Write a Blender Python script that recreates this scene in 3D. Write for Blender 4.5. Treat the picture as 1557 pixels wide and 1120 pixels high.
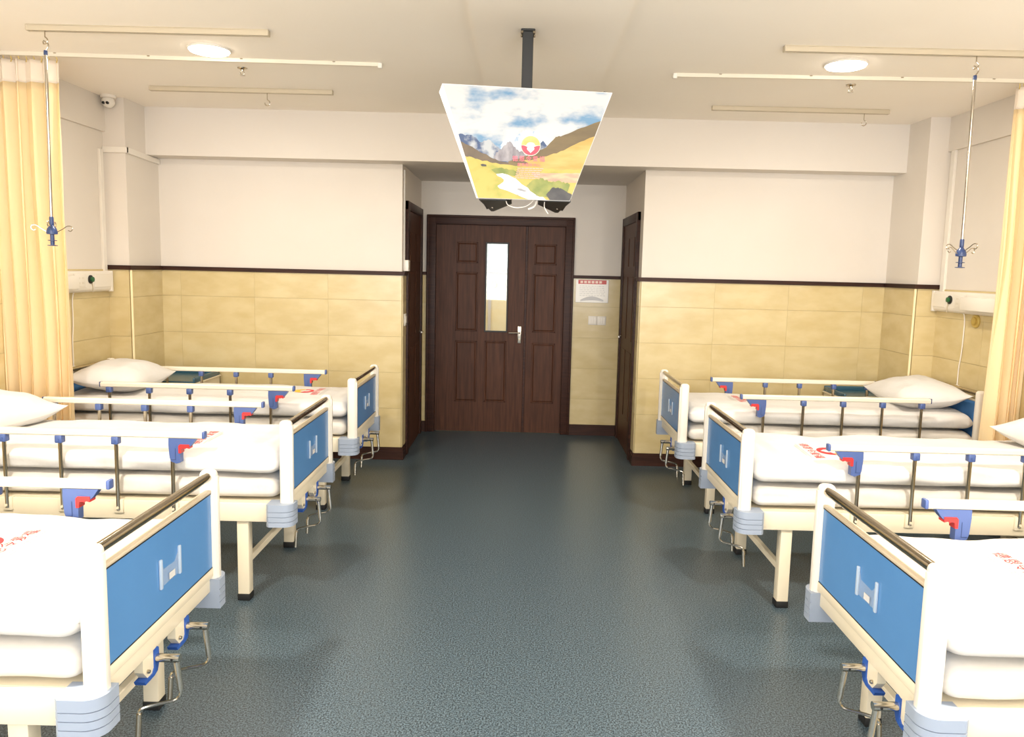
import bpy, bmesh, math, random
from mathutils import Vector, Matrix, noise
from mathutils.bvhtree import BVHTree

for o in list(bpy.data.objects):
    bpy.data.objects.remove(o, do_unlink=True)
S = bpy.context.scene
COL = S.collection
PI = math.pi

# ------------------------------------------------------------------ camera
IW, IH = 1557, 1120
FPX, PITCH, YAW, ROLL, HCAM, PPX, PPY = 1160.0, .1165, .0019, .0241, 1.5996, 790.03, 545.70
cd = bpy.data.cameras.new('camera')
cd.sensor_fit = 'HORIZONTAL'
cd.sensor_width = 36.0
cd.lens = FPX / IW * 36.0
cd.shift_x = (IW / 2 - PPX) / IW
cd.shift_y = (PPY - IH / 2) / IW
cd.clip_start = .05
cam = bpy.data.objects.new('camera', cd)
COL.objects.link(cam)
fw = Vector((-math.sin(YAW) * math.cos(PITCH), math.cos(YAW) * math.cos(PITCH), -math.sin(PITCH)))
rt0 = Vector((math.cos(YAW), math.sin(YAW), 0))
up0 = rt0.cross(fw)
rt = rt0 * math.cos(ROLL) + up0 * math.sin(ROLL)
up = up0 * math.cos(ROLL) - rt0 * math.sin(ROLL)
cam.matrix_world = Matrix(((rt.x, up.x, -fw.x, 0), (rt.y, up.y, -fw.y, 0), (rt.z, up.z, -fw.z, HCAM), (0, 0, 0, 1)))
S.camera = cam

# ------------------------------------------------------------------ light and exposure
S.view_settings.view_transform = 'Standard'
S.view_settings.look = 'None'
S.view_settings.gamma = 1.0
S.view_settings.exposure = 0.66
S.view_settings.use_curve_mapping = False
w = bpy.data.worlds.new('world')
S.world = w
w.use_nodes = True
w.node_tree.nodes['Background'].inputs[0].default_value = (.80, .90, 1.0, 1)
w.node_tree.nodes['Background'].inputs[1].default_value = .8

YB = -1.3            # wall behind the camera, with the two windows that light the ward
WINS = ((-2.85, -.2), (.2, 2.85))
WZ0, WZ1 = .70, 2.60
for i, (a, b) in enumerate(WINS):
    L = bpy.data.lights.new('daylight', 'AREA')
    L.shape = 'RECTANGLE'
    L.size = b - a
    L.size_y = WZ1 - WZ0
    L.energy = 105
    L.color = (.98, .98, 1.0)
    lo = bpy.data.objects.new('daylight', L)
    COL.objects.link(lo)
    lo.location = ((a + b) / 2, YB - .10, (WZ0 + WZ1) / 2)
    lo.rotation_euler = (PI / 2, 0, 0)
    lo.rotation_euler = Vector((0, 1, 1.0)).to_track_quat('-Z', 'Y').to_euler()

# ------------------------------------------------------------------ materials
def lin(c):
    return tuple(((v / 255) / 12.92 if v / 255 <= .04045 else ((v / 255 + .055) / 1.055) ** 2.4) for v in c)

MATS = {}
def mat(name, rgb, rough=.5, metal=0., rgb2=None, scale=8., detail=4., bump=0., bscale=None, spec=None, trans=0., alpha=None,
        emit=None, lo=.35, hi=.65, stretch=None, coat=0., rand=0.):
    if name in MATS:
        return MATS[name]
    m = bpy.data.materials.new(name)
    m.use_nodes = True
    nt = m.node_tree
    b = nt.nodes['Principled BSDF']
    c = lin(rgb) + (1,)
    b.inputs['Base Color'].default_value = c
    b.inputs['Roughness'].default_value = rough
    b.inputs['Metallic'].default_value = metal
    if spec is not None: b.inputs['Specular IOR Level'].default_value = spec
    if coat: b.inputs['Coat Weight'].default_value = coat
    if trans: b.inputs['Transmission Weight'].default_value = trans
    if alpha is not None: b.inputs['Alpha'].default_value = alpha
    if emit:
        b.inputs['Emission Color'].default_value = lin(emit[0]) + (1,)
        b.inputs['Emission Strength'].default_value = emit[1]
    need = rgb2 is not None or bump
    if need:
        tc = nt.nodes.new('ShaderNodeTexCoord')
        mp = nt.nodes.new('ShaderNodeMapping')
        nt.links.new(tc.outputs['Object'], mp.inputs[0])
        if stretch: mp.inputs['Scale'].default_value = stretch
        if rand:
            oi = nt.nodes.new('ShaderNodeObjectInfo')
            ml = nt.nodes.new('ShaderNodeVectorMath'); ml.operation = 'SCALE'
            ml.inputs[0].default_value = (17, 29, 41)
            nt.links.new(oi.outputs['Random'], ml.inputs['Scale'])
            nt.links.new(ml.outputs[0], mp.inputs['Location'])
    if rgb2 is not None:
        n = nt.nodes.new('ShaderNodeTexNoise')
        n.inputs['Scale'].default_value = scale
        n.inputs['Detail'].default_value = detail
        nt.links.new(mp.outputs[0], n.inputs['Vector'])
        r = nt.nodes.new('ShaderNodeValToRGB')
        r.color_ramp.elements[0].position = lo
        r.color_ramp.elements[1].position = hi
        r.color_ramp.elements[0].color = c
        r.color_ramp.elements[1].color = lin(rgb2) + (1,)
        nt.links.new(n.outputs[0], r.inputs[0])
        nt.links.new(r.outputs[0], b.inputs['Base Color'])
    if bump:
        n2 = nt.nodes.new('ShaderNodeTexNoise')
        n2.inputs['Scale'].default_value = bscale or scale
        n2.inputs['Detail'].default_value = 3
        nt.links.new(mp.outputs[0], n2.inputs['Vector'])
        bp = nt.nodes.new('ShaderNodeBump')
        bp.inputs['Strength'].default_value = bump
        bp.inputs['Distance'].default_value = .01
        nt.links.new(n2.outputs[0], bp.inputs['Height'])
        nt.links.new(bp.outputs[0], b.inputs['Normal'])
    MATS[name] = m
    return m

PAINT = mat('wall_paint', (223, 215, 204), .75, rgb2=(220, 211, 199), scale=1.2, bump=.04, bscale=90)
CEILP = mat('ceiling_paint', (251, 243, 231), .8, rgb2=(249, 240, 226), scale=.9)
TILE = mat('wall_tile', (211, 193, 147), .22, rgb2=(201, 181, 132), scale=5, detail=8, stretch=(1, 1, 2.2), rand=1, spec=.45)
GROUT = mat('tile_grout', (178, 162, 120), .8)
FLOORM = mat('floor_vinyl', (24, 36, 43), .32, rgb2=(98, 115, 124), scale=165, detail=9, bump=.05, bscale=160, lo=.40, hi=.62, spec=.5)
DARKW = mat('dark_wood', (84, 52, 36), .5, spec=.22, rgb2=(66, 40, 28), scale=6, detail=6, stretch=(9, 9, .6), bump=.05, bscale=14)
DARKW2 = mat('dark_wood_trim', (64, 38, 28), .48, spec=.25, rgb2=(48, 28, 22), scale=7, stretch=(.7, .7, 8))
CREAM = mat('cream_steel', (228, 217, 192), .38, spec=.5)
IVORY = mat('ivory_plastic', (232, 225, 212), .35)
BLUE = mat('blue_panel', (86, 138, 194), .22, rgb2=(82, 134, 190), scale=3)
BLUEP = mat('blue_plastic', (74, 94, 146), .4)
BLUEC = mat('crank_blue_plastic', (40, 86, 170), .4)
NAVY = mat('navy_plastic', (44, 62, 104), .35)
GREYB = mat('bumper_plastic', (154, 165, 182), .45)
CHROME = mat('chrome', (215, 208, 196), .18, metal=1.)
STEEL = mat('brushed_steel', (188, 178, 160), .16, metal=1.)
ALU = mat('ivory_aluminium', (224, 214, 194), .35)
RED = mat('red_plastic', (200, 48, 48), .4)
BLACK = mat('black_rubber', (22, 22, 22), .6)
BLACKM = mat('black_metal', (32, 32, 30), .45)
SHEET = mat('white_cotton', (214, 211, 207), .85, rgb2=(210, 206, 200), scale=4, bump=.8, bscale=9)
SHEET2 = mat('white_mattress_cover', (213, 208, 200), .85, rgb2=(207, 201, 191), scale=4, bump=.8, bscale=9)
WHITEP = mat('white_plastic', (230, 223, 211), .4)
IVTRACK = mat('track_aluminium', (196, 182, 156), .45)
GLASSP = mat('clear_plastic', (225, 236, 245), .12, alpha=.16)
GREEN = mat('green_plastic', (30, 92, 52), .4)
BRASS = mat('brass_rosette', (205, 178, 96), .4, metal=.3)
ORANGE = mat('print_orange', (250, 178, 60), .8, rgb2=(252, 200, 96), scale=9)
REDPR = mat('print_red', (222, 44, 48), .8)
GREYPR = mat('print_grey', (196, 190, 180), .8)
PINKPR = mat('print_pink', (226, 112, 128), .6)
WHITEPR = mat('print_white', (212, 210, 207), .6)
CABB = mat('cabinet_blue', (58, 96, 116), .25)
CABD = mat('niche_shade', (34, 46, 50), .5)  # dark tone painted in for the shade of the open shelf

# ------------------------------------------------------------------ mesh helpers
class MB:
    def __init__(s): s.v = []; s.f = []
    def add(s, vs, fs):
        o = len(s.v)
        s.v += [tuple(p) for p in vs]
        s.f += [tuple(i + o for i in f) for f in fs]
        return s
    def box(s, x0, x1, y0, y1, z0, z1):
        if x0 > x1: x0, x1 = x1, x0
        if y0 > y1: y0, y1 = y1, y0
        if z0 > z1: z0, z1 = z1, z0
        return s.add([(x0, y0, z0), (x1, y0, z0), (x1, y1, z0), (x0, y1, z0), (x0, y0, z1), (x1, y0, z1), (x1, y1, z1), (x0, y1, z1)],
                     [(0, 3, 2, 1), (4, 5, 6, 7), (0, 1, 5, 4), (1, 2, 6, 5), (2, 3, 7, 6), (3, 0, 4, 7)])
    def rbox(s, x0, x1, y0, y1, z0, z1, r=.005, seg=3):
        bm = bmesh.new()
        bmesh.ops.create_cube(bm, size=1)
        for v in bm.verts:
            v.co = Vector(((x0 + x1) / 2 + v.co.x * abs(x1 - x0), (y0 + y1) / 2 + v.co.y * abs(y1 - y0), (z0 + z1) / 2 + v.co.z * abs(z1 - z0)))
        r = min(r, .49 * min(abs(x1 - x0), abs(y1 - y0), abs(z1 - z0)))
        bmesh.ops.bevel(bm, geom=bm.edges[:], offset=r, segments=seg, profile=.5, affect='EDGES')
        bm.verts.index_update()
        s.add([v.co for v in bm.verts], [[v.index for v in f.verts] for f in bm.faces])
        bm.free()
        return s
    def prism(s, poly, axis, a, b):
        """polygon (2-D list) extruded along axis from a to b; axis x:(y,z) y:(x,z) z:(x,y)"""
        def P(p, t):
            if axis == 'x': return (t, p[0], p[1])
            if axis == 'y': return (p[0], t, p[1])
            return (p[0], p[1], t)
        n = len(poly)
        vs = [P(p, a) for p in poly] + [P(p, b) for p in poly]
        fs = [tuple(range(n))[::-1], tuple(range(n, 2 * n))]
        for i in range(n):
            j = (i + 1) % n
            fs.append((i, j, n + j, n + i))
        return s.add(vs, fs)
    def tube(s, pts, r, n=10, cap=True):
        pts = [Vector(p) for p in pts]
        rr = r if isinstance(r, (list, tuple)) else [r] * len(pts)
        t0 = (pts[1] - pts[0]).normalized()
        ref = Vector((0, 0, 1)) if abs(t0.z) < .9 else Vector((1, 0, 0))
        u = t0.cross(ref).normalized()
        rings = []
        for i, p in enumerate(pts):
            if i == 0: t = pts[1] - pts[0]
            elif i == len(pts) - 1: t = pts[-1] - pts[-2]
            else: t = (pts[i + 1] - p).normalized() + (p - pts[i - 1]).normalized()
            t.normalize()
            u = (u - t * u.dot(t)).normalized()
            v = t.cross(u)
            rings.append([p + (u * math.cos(2 * PI * k / n) + v * math.sin(2 * PI * k / n)) * rr[i] for k in range(n)])
        vs = [q for R_ in rings for q in R_]
        fs = []
        for i in range(len(pts) - 1):
            for k in range(n):
                k2 = (k + 1) % n
                fs.append((i * n + k, i * n + k2, (i + 1) * n + k2, (i + 1) * n + k))
        if cap:
            fs.append(tuple(range(n))[::-1])
            fs.append(tuple(range((len(pts) - 1) * n, len(pts) * n)))
        return s.add(vs, fs)
    def lathe(s, prof, c=(0, 0, 0), axis='z', n=20):
        """profile list of (radius, height)"""
        vs = []; fs = []
        for r, h in prof:
            for k in range(n):
                a = 2 * PI * k / n
                p = (r * math.cos(a), r * math.sin(a), h)
                if axis == 'x': p = (h, p[0], p[1])
                elif axis == 'y': p = (p[0], h, p[1])
                vs.append((p[0] + c[0], p[1] + c[1], p[2] + c[2]))
        m = len(prof)
        for i in range(m - 1):
            for k in range(n):
                k2 = (k + 1) % n
                fs.append((i * n + k, i * n + k2, (i + 1) * n + k2, (i + 1) * n + k))
        fs.append(tuple(range(n))[::-1]); fs.append(tuple(range((m - 1) * n, m * n)))
        return s.add(vs, fs)
    def mesh(s, name, m, smooth=True, ang=35):
        me = bpy.data.meshes.new(name)
        me.from_pydata(s.v, [], s.f)
        bm = bmesh.new(); bm.from_mesh(me)
        bmesh.ops.recalc_face_normals(bm, faces=bm.faces)
        bm.to_mesh(me); bm.free()
        if smooth:
            me.shade_smooth()
            me.set_sharp_from_angle(angle=math.radians(ang))
        me.materials.append(m)
        return me
    def build(s, name, m, parent=None, smooth=True, ang=35, **props):
        o = bpy.data.objects.new(name, s.mesh(name, m, smooth, ang))
        COL.objects.link(o)
        if parent: o.parent = parent
        for k, v in props.items(): o[k] = v
        return o

def sm(pts, it=2):
    """round the corners of a polyline (Chaikin)"""
    pts = [Vector(p) for p in pts]
    for _ in range(it):
        q = [pts[0]]
        for i in range(len(pts) - 1):
            a, b = pts[i], pts[i + 1]
            if i > 0: q.append(a.lerp(b, .22))
            if i < len(pts) - 2: q.append(a.lerp(b, .78))
        q.append(pts[-1])
        pts = q
    return pts

def link_mesh(name, me, parent, loc=(0, 0, 0)):
    o = bpy.data.objects.new(name, me)
    COL.objects.link(o)
    o.parent = parent
    o.location = loc
    return o

def thing(name, label, cat, loc=(0, 0, 0), rz=0., group=None):
    o = bpy.data.objects.new(name, None)
    o.empty_display_size = .1
    COL.objects.link(o)
    o.location = loc
    o.rotation_euler = (0, 0, rz)
    o['label'] = label; o['category'] = cat
    if group: o['group'] = group
    return o

def tag(o, label, cat, group=None):
    o['label'] = label; o['category'] = cat
    if group: o['group'] = group
    return o

def struct(name, mb, m, label=None, smooth=False):
    o = mb.build(name, m, smooth=smooth)
    o['kind'] = 'structure'
    if label: o['label'] = label
    return o

def copy_tree(o, parent=None, skip=None):
    c = o.copy()
    COL.objects.link(c)
    c.parent = parent
    for ch in list(o.children):
        if skip and skip(ch): continue
        copy_tree(ch, c, skip)
    return c

def text_mesh(txt, size, name, space=1.):
    cu = bpy.data.curves.new(name + '_curve', 'FONT')
    cu.body = txt
    cu.size = size
    cu.space_character = space
    cu.align_x = 'CENTER'; cu.align_y = 'CENTER'
    cu.resolution_u = 2
    ob = bpy.data.objects.new(name + '_tmp', cu)
    COL.objects.link(ob)
    dg = bpy.context.evaluated_depsgraph_get()
    me = bpy.data.meshes.new_from_object(ob.evaluated_get(dg))
    vs = [tuple(v.co) for v in me.vertices]
    fs = [tuple(p.vertices) for p in me.polygons]
    bpy.data.objects.remove(ob, do_unlink=True)
    bpy.data.curves.remove(cu)
    bpy.data.meshes.remove(me)
    return vs, fs

# ------------------------------------------------------------------ room shell
H = 2.776            # ceiling
D, D2 = 6.24, 7.38   # far wall, back of the door recess
XL, XR = -.985, .962 # sides of the recess
XW = 3.11            # side walls
XC, YC = 2.945, 5.735  # corner columns
HS, YBM = 2.414, 6.04  # beam soffit, beam face
ZB, ZT0, ZT1 = .105, 1.530, 1.560  # baseboard top, dark trim

floor = struct('floor', MB().box(-XW - .1, XW + .1, YB - .1, D2 + 2.6, -.08, 0), FLOORM, 'dark blue grey speckled vinyl floor')
ceil = struct('ceiling', MB().box(-XW - .1, XW + .1, YB - .1, D2 + .1, H, H + .08), CEILP, 'cream painted ceiling')
struct('trim_1', MB().box(-.27, .448, YB, YBM, H - .025, H + .01), CEILP, 'slightly lowered strip along the middle of the ceiling')
wl = struct('wall_left', MB().box(-XW - .12, -XW, YB - .1, D + .1, 0, H), PAINT)
wr = struct('wall_right', MB().box(XW, XW + .12, YB - .1, D + .1, 0, H), PAINT)
struct('trim_2', MB().box(-XW, -XW + .022, YB, YC, 2.53, H), PAINT, 'shallow beam along the top of the left wall')
struct('trim_3', MB().box(XW - .022, XW, YB, YC, 2.53, H), PAINT, 'shallow beam along the top of the right wall')
clm = struct('wall_column_left', MB().box(-XW, -XC, YC, D, 0, H), PAINT)
crm = struct('wall_column_right', MB().box(XC, XW, YC, D, 0, H), PAINT)
wfl = struct('wall_far_left', MB().box(-XW, XL, D, D + .14, 0, HS).box(XL - .14, XL, D + .14, D2 + .14, 0, HS), PAINT)
wfr = struct('wall_far_right', MB().box(XR, XW, D, D + .14, 0, HS).box(XR, XR + .14, D + .14, D2 + .14, 0, HS), PAINT)
struct('wall_beam', MB().box(-XC, XC, YBM, D, HS, H).box(XL - .2, XR + .2, D, D2 + .14, HS, H), PAINT, 'deep cream beam over the far wall')
DX0, DX1, DZ = -.927, .486, 2.102
wa = struct('wall_recess', MB().box(XL, DX0, D2, D2 + .14, 0, HS).box(DX1, XR, D2, D2 + .14, 0, HS).box(DX0, DX1, D2, D2 + .14, DZ, HS), PAINT)

# wall behind the camera with two windows
mb = MB()
xs = [-XW] + [v for p in WINS for v in p] + [XW]
mb.box(-XW, XW, YB - .2, YB, 0, WZ0).box(-XW, XW, YB - .2, YB, WZ1, H)
for k in range(0, len(xs), 2):
    mb.box(xs[k], xs[k + 1], YB - .2, YB, WZ0, WZ1)
struct('wall_back', mb, PAINT)
for i, (a, b) in enumerate(WINS):
    mb = MB()
    for x in (a, (a + b) / 2 - .025, b - .05):
        mb.box(x, x + .05, YB - .08, YB - .03, WZ0, WZ1)
    mb.box(a, b, YB - .08, YB - .03, WZ0, WZ0 + .05).box(a, b, YB - .08, YB - .03, WZ1 - .05, WZ1)
    struct('window_%d' % (i + 1), mb, WHITEP)

# tiles: every tile is a piece of its own
random.seed(4)
def tiles(parent, p0, p1, nrm, rows, width=.6, start=0.):
    """tile field from p0 to p1 (x,y) with outward normal nrm"""
    a = Vector((p0[0], p0[1], 0)); b = Vector((p1[0], p1[1], 0))
    Ln = (b - a).length; d = (b - a) / Ln; n = Vector((nrm[0], nrm[1], 0))
    g = MB()
    def blk(mb, s0, s1, z0, z1, t0, t1):
        pts = []
        for z in (z0, z1):
            for (s_, t_) in ((s0, t0), (s1, t0), (s1, t1), (s0, t1)):
                q = a + d * s_ + n * t_
                pts.append((q.x, q.y, z))
        mb.add(pts, [(0, 3, 2, 1), (4, 5, 6, 7), (0, 1, 5, 4), (1, 2, 6, 5), (2, 3, 7, 6), (3, 0, 4, 7)])
    blk(g, 0, Ln, 0, ZT0, 0, .006)
    g.build('grout', GROUT, parent, smooth=False)
    cuts = [0.]
    x = start if start > 0 else width
    while x < Ln - .04:
        cuts.append(x); x += width
    cuts.append(Ln)
    for r in range(len(rows) - 1):
        for k in range(len(cuts) - 1):
            t = MB()
            e = .0012; eh = .0005
            pr = .0095 + random.uniform(-.0006, .0006)
            blk(t, cuts[k] + eh, cuts[k + 1] - eh, rows[r] + e, rows[r + 1] - e, .004, pr)
            t.build('tile', TILE, parent, smooth=False)

RM = [.105, .435, .735, 1.03, 1.325, ZT0]
RA = [.105, .36, .66, .96, 1.26, ZT0]
tiles(wfl, (XL, D), (-XC, D), (0, -1), RM)
tiles(wfr, (XR, D), (XC, D), (0, -1), RM)
tiles(wfl, (XL, D), (XL, D2), (1, 0), RM)
tiles(wfr, (XR, D), (XR, D2), (-1, 0), RM)
tiles(wa, (DX1, D2), (XR, D2), (0, -1), RA)
tiles(wa, (XL, D2), (DX0, D2), (0, -1), RA)
tiles(clm, (-XC, YC), (-XC, D), (1, 0), RM)
tiles(clm, (-XC, YC), (-XW, YC), (0, -1), RM)
tiles(crm, (XC, YC), (XC, D), (-1, 0), RM)
tiles(crm, (XC, YC), (XW, YC), (0, -1), RM)
RS = [.105, .435, .735, 1.03, 1.36]
tiles(wl, (-XW, YC), (-XW, YB), (1, 0), RM)
tiles(wr, (XW, YC), (XW, YB), (-1, 0), RM)
# pale corner beads on the columns
CB = mat('corner_bead', (250, 232, 188), .3)
for sx, par in ((-1, clm), (1, crm)):
    MB().rbox(sx * XC - sx * .014 - .007, sx * XC - sx * .014 + .021 * 0 + .007, YC - .014, YC, ZB, ZT0, .003, 1).build('corner_bead', CB, par)

# dark wood trim and baseboards
def band(mb, pts, z0, z1, t):
    """strip of thickness t following a poly-line of wall corners; normals to the right of travel"""
    n = len(pts)
    off = []
    for i in range(n):
        p = Vector((pts[i][0], pts[i][1]))
        ns = []
        if i > 0:
            d = (p - Vector(pts[i - 1][:2])).normalized(); ns.append(Vector((d.y, -d.x)))
        if i < n - 1:
            d = (Vector(pts[i + 1][:2]) - p).normalized(); ns.append(Vector((d.y, -d.x)))
        m = ns[0] if len(ns) == 1 else (ns[0] + ns[1]) / (1 + ns[0].dot(ns[1]))
        off.append(p + m * t)
    for i in range(n - 1):
        q = [pts[i], pts[i + 1], off[i + 1], off[i]]
        mb.prism([(c[0], c[1]) for c in q], 'z', z0, z1)
LP = [(-XW, YC), (-XC, YC), (-XC, D), (XL, D), (XL, 6.40)]
RP = [(XR, 6.40), (XR, D), (XC, D), (XC, YC), (XW, YC)]
for nm, P in (('left', LP), ('right', RP)):
    mb = MB(); band(mb, P, ZT0, ZT1, .024); band(mb, P, ZT1 - .008, ZT1 + .002, .029)
    struct('trim_dado_' + nm, mb, DARKW2, 'dark brown dado rail above the %s tiles' % nm)
    mb = MB(); band(mb, P, 0, ZB - .03, .020); band(mb, P, ZB - .03, ZB - .012, .016); band(mb, P, ZB - .012, ZB, .011)
    struct('baseboard_' + nm, mb, DARKW2)
mb = MB(); band(mb, [(DX1, D2), (XR - .012, D2)], ZT0, ZT1, .024); band(mb, [(XL + .012, D2), (DX0, D2)], ZT0, ZT1, .024)
struct('trim_dado_recess', mb, DARKW2)
mb = MB()
for P in ([(DX1, D2), (XR - .012, D2)], [(XL + .012, D2), (DX0, D2)]):
    band(mb, P, 0, ZB - .03, .020); band(mb, P, ZB - .03, ZB - .012, .016); band(mb, P, ZB - .012, ZB, .011)
struct('baseboard_recess', mb, DARKW2)
mb = MB(); band(mb, [(-XW, YB), (-XW, YC)], 0, ZB, .018); struct('baseboard_wall_left', mb, DARKW2)
mb = MB(); band(mb, [(XW, YC), (XW, YB)], 0, ZB, .018); struct('baseboard_wall_right', mb, DARKW2)

# ------------------------------------------------------------------ doors
def door_panel(parent, x0, x1, z0, z1, y):
    mb = MB()
    t = .014
    for (a, b, c, d) in ((x0, x1, z0, z0 + t), (x0, x1, z1 - t, z1), (x0, x0 + t, z0, z1), (x1 - t, x1, z0, z1)):
        mb.rbox(a, b, y - .007, y + .004, c, d, .003, 1)
    xi0, xi1, zi0, zi1 = x0 + .024, x1 - .024, z0 + .024, z1 - .024
    mb.add([(x0 + t, y - .0005, z0 + t), (x1 - t, y - .0005, z0 + t), (x1 - t, y - .0005, z1 - t), (x0 + t, y - .0005, z1 - t),
            (xi0, y - .006, zi0), (xi1, y - .006, zi0), (xi1, y - .006, zi1), (xi0, y - .006, zi1)],
           [(4, 5, 6, 7), (0, 1, 5, 4), (1, 2, 6, 5), (2, 3, 7, 6), (3, 0, 4, 7)])
    return mb.build('panel', DARKW, parent, smooth=False)

YD = D2 + .025
d1 = MB()
fwid = .088
for a, b in ((DX0, DX0 + fwid), (DX1 - fwid, DX1)):
    d1.rbox(a, b, D2 - .02, D2 + .14, 0, DZ, .006, 2)
    xx = a if a < 0 else b - .022
    d1.rbox(xx, xx + .022, D2 - .032, D2, 0, DZ, .005, 2)
d1.rbox(DX0, DX1, D2 - .0195, D2 + .14, DZ - fwid, DZ, .006, 2)
d1.rbox(DX0, DX1, D2 - .031, D2, DZ - .022, DZ, .005, 2)
door1 = struct('door_1', d1, DARKW2, 'dark brown double door of unequal leaves with a narrow glass pane', smooth=True)
lx0, lx1, rx1 = DX0 + fwid, .030, DX1 - fwid
zt = DZ - fwid
gx0, gx1, gz0, gz1 = -.357, -.150, 1.0, 1.846
lf = MB()
lf.box(lx0, gx0, YD, YD + .045, .006, zt).box(gx1, lx1 - .002, YD, YD + .045, .006, zt).box(gx0, gx1, YD, YD + .045, .006, gz0).box(gx0, gx1, YD, YD + .045, gz1, zt)
leaf1 = lf.build('leaf', DARKW, door1, smooth=False)
leaf2 = MB().box(lx1 + .002, rx1, YD, YD + .045, .006, zt).build('leaf', DARKW, door1, smooth=False)
MB().rbox(lx1 - .012, lx1 + .012, YD - .006, YD + .002, .006, zt, .003, 1).build('meeting_strip', DARKW2, door1)
for a in ((-.642, -.438, 1.652, 1.853), (-.647, -.435, .995, 1.565), (-.647, -.435, .301, .902), (-.357, -.146, .302, .906)):
    door_panel(leaf1, *a, YD)
for a in ((.106, .320, 1.650, 1.848), (.100, .325, .998, 1.564), (.102, .326, .301, .893)):
    door_panel(leaf2, *a, YD)
mb = MB()
t = .010
for (a, b, c, d) in ((gx0 - t, gx1 + t, gz0 - t, gz0 + .004), (gx0 - t, gx1 + t, gz1 - .004, gz1 + t), (gx0 - t, gx0 + .004, gz0, gz1), (gx1 - .004, gx1 + t, gz0, gz1)):
    mb.rbox(a, b, YD - .008, YD + .03, c, d, .003, 1)
mb.build('pane_bead', BLACKM, leaf1)
PANE = mat('pane_glass', (245, 250, 250), .02, trans=1., spec=.5)
MB().box(gx0, gx1, YD + .015, YD + .021, gz0, gz1).build('pane', PANE, leaf1, smooth=False)
MB().rbox(-.040, -.004, YD - .010, YD, .888, 1.055, .006, 2).build('handle_plate', CHROME, leaf1)
mb = MB().tube(sm([(-.022, YD - .008, .992), (-.022, YD - .050, .992), (-.035, YD - .055, .992), (-.125, YD - .052, .990)], 2), .009, 10)
mb.lathe([(.016, -.018), (.016, -.008)], (-.022, YD, .992), 'y', 16)
mb.build('handle', CHROME, leaf1)
MB().lathe([(.009, -.014), (.009, -.009)], (-.022, YD, .925), 'y', 14).build('keyhole', STEEL, leaf1)

# side doors in the recess
def side_door(n, X, s, ya, yb, ztop, lab):
    mb = MB()
    x_in = X
    x_out = X + s * .028
    for (y0, y1) in ((ya, ya + .075), (yb - .075, yb)):
        mb.rbox(x_in - s * .05, x_out, y0, y1, 0, ztop, .005, 2)
    mb.rbox(x_in - s * .05, x_out - s * .001, ya, yb, ztop - .075, ztop, .005, 2)
    o = struct('door_%d' % n, mb, DARKW2, lab, smooth=True)
    lm = MB().box(X + s * .0105, X + s * .014, ya + .075, yb - .075, .005, ztop - .075).build('leaf', DARKW, o, smooth=False)
    for (z0, z1) in ((.3, .9), (1.0, 1.56), (1.65, 1.9)):
        for (u0, u1) in ((.18, .42), (.52, .76)):
            MB().rbox(X + s * .013, X + s * .019, ya + u0, ya + u1, z0, z1, .004, 1).build('panel', DARKW, lm)
    MB().tube(sm([(X + s * .014, yb - .14, 1.0), (X + s * .05, yb - .14, 1.0), (X + s * .055, yb - .25, 1.0)], 1), .008, 8).build('handle', CHROME, o)
    return o
side_door(2, XL, 1, 6.41, 7.325, 2.145, 'dark brown side door on the left of the recess')
side_door(3, XR, -1, 6.40, 7.352, 2.10, 'dark brown side door on the right of the recess')

# corridor seen through the pane
CORR = mat('corridor_tile', (240, 222, 178), .4, rgb2=(234, 212, 160), scale=6)
mb = MB().box(-1.9, 1.6, 9.4, 9.5, 0, 1.32).box(-1.9, 1.6, 9.4, 9.5, 1.50, 2.6)
struct('wall_corridor', mb, PAINT)
struct('wall_corridor_side_left', MB().box(-2.0, -1.9, D2 + .14, 9.5, 0, 2.6), PAINT)
struct('wall_corridor_side_right', MB().box(1.6, 1.7, D2 + .14, 9.5, 0, 2.6), PAINT)
struct('wall_corridor_near', MB().box(-2.0, XL - .14, D2 + .1, D2 + .2, 0, 2.6).box(XR + .14, 1.7, D2 + .1, D2 + .2, 0, 2.6), PAINT)
struct('ceiling_corridor', MB().box(-2.0, 1.7, D2 + .14, 9.6, 2.6, 2.7), CEILP)
cor = struct('trim_corridor', MB().box(-1.9, 1.6, 9.385, 9.5, 1.32, 1.345).box(-1.9, 1.6, 9.385, 9.5, 1.475, 1.50).box(-1.9, 1.6, 9.40, 9.5, 1.345, 1.475), WHITEP)
OCH = mat('ornament_ochre', (176, 150, 84), .6)
for k in range(14):
    x = -1.2 + k * .17
    mb = MB()
    mb.lathe([(.045, -.004), (.045, 0)], (x, 9.396, 1.41), 'y', 14)
    o = mb.build('rosette', OCH, cor)
    MB().lathe([(.026, -.006), (.026, 0)], (x, 9.394, 1.41), 'y', 12).build('rosette_centre', WHITEP, cor)
for k in range(6):
    MB().box(-1.5 + k * .5, -1.5 + k * .5 + .495, 9.385, 9.4, .1, 1.31).build('tile', CORR, cor, smooth=False)
MB().box(-.42, -.385, 9.36, 9.40, 0, 1.32).build('pilaster', mat('corridor_grey', (196, 184, 172), .5), cor, smooth=False)
wnd = struct('window_3', MB().box(-.62, -.1, 9.37, 9.40, 1.56, 2.2), mat('corridor_window_frame', (120, 116, 96), .4))
MB().box(-.58, -.14, 9.36, 9.372, 1.60, 2.16).build('pane', mat('corridor_glass', (96, 104, 92), .1), wnd, smooth=False)
L = bpy.data.lights.new('corridor_lamp', 'AREA'); L.shape = 'RECTANGLE'; L.size = 2.4; L.size_y = .3; L.energy = 36; L.color = (1, .96, .88)
lo = bpy.data.objects.new('corridor_lamp', L); COL.objects.link(lo); lo.location = (-.2, 8.5, 2.58)

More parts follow.
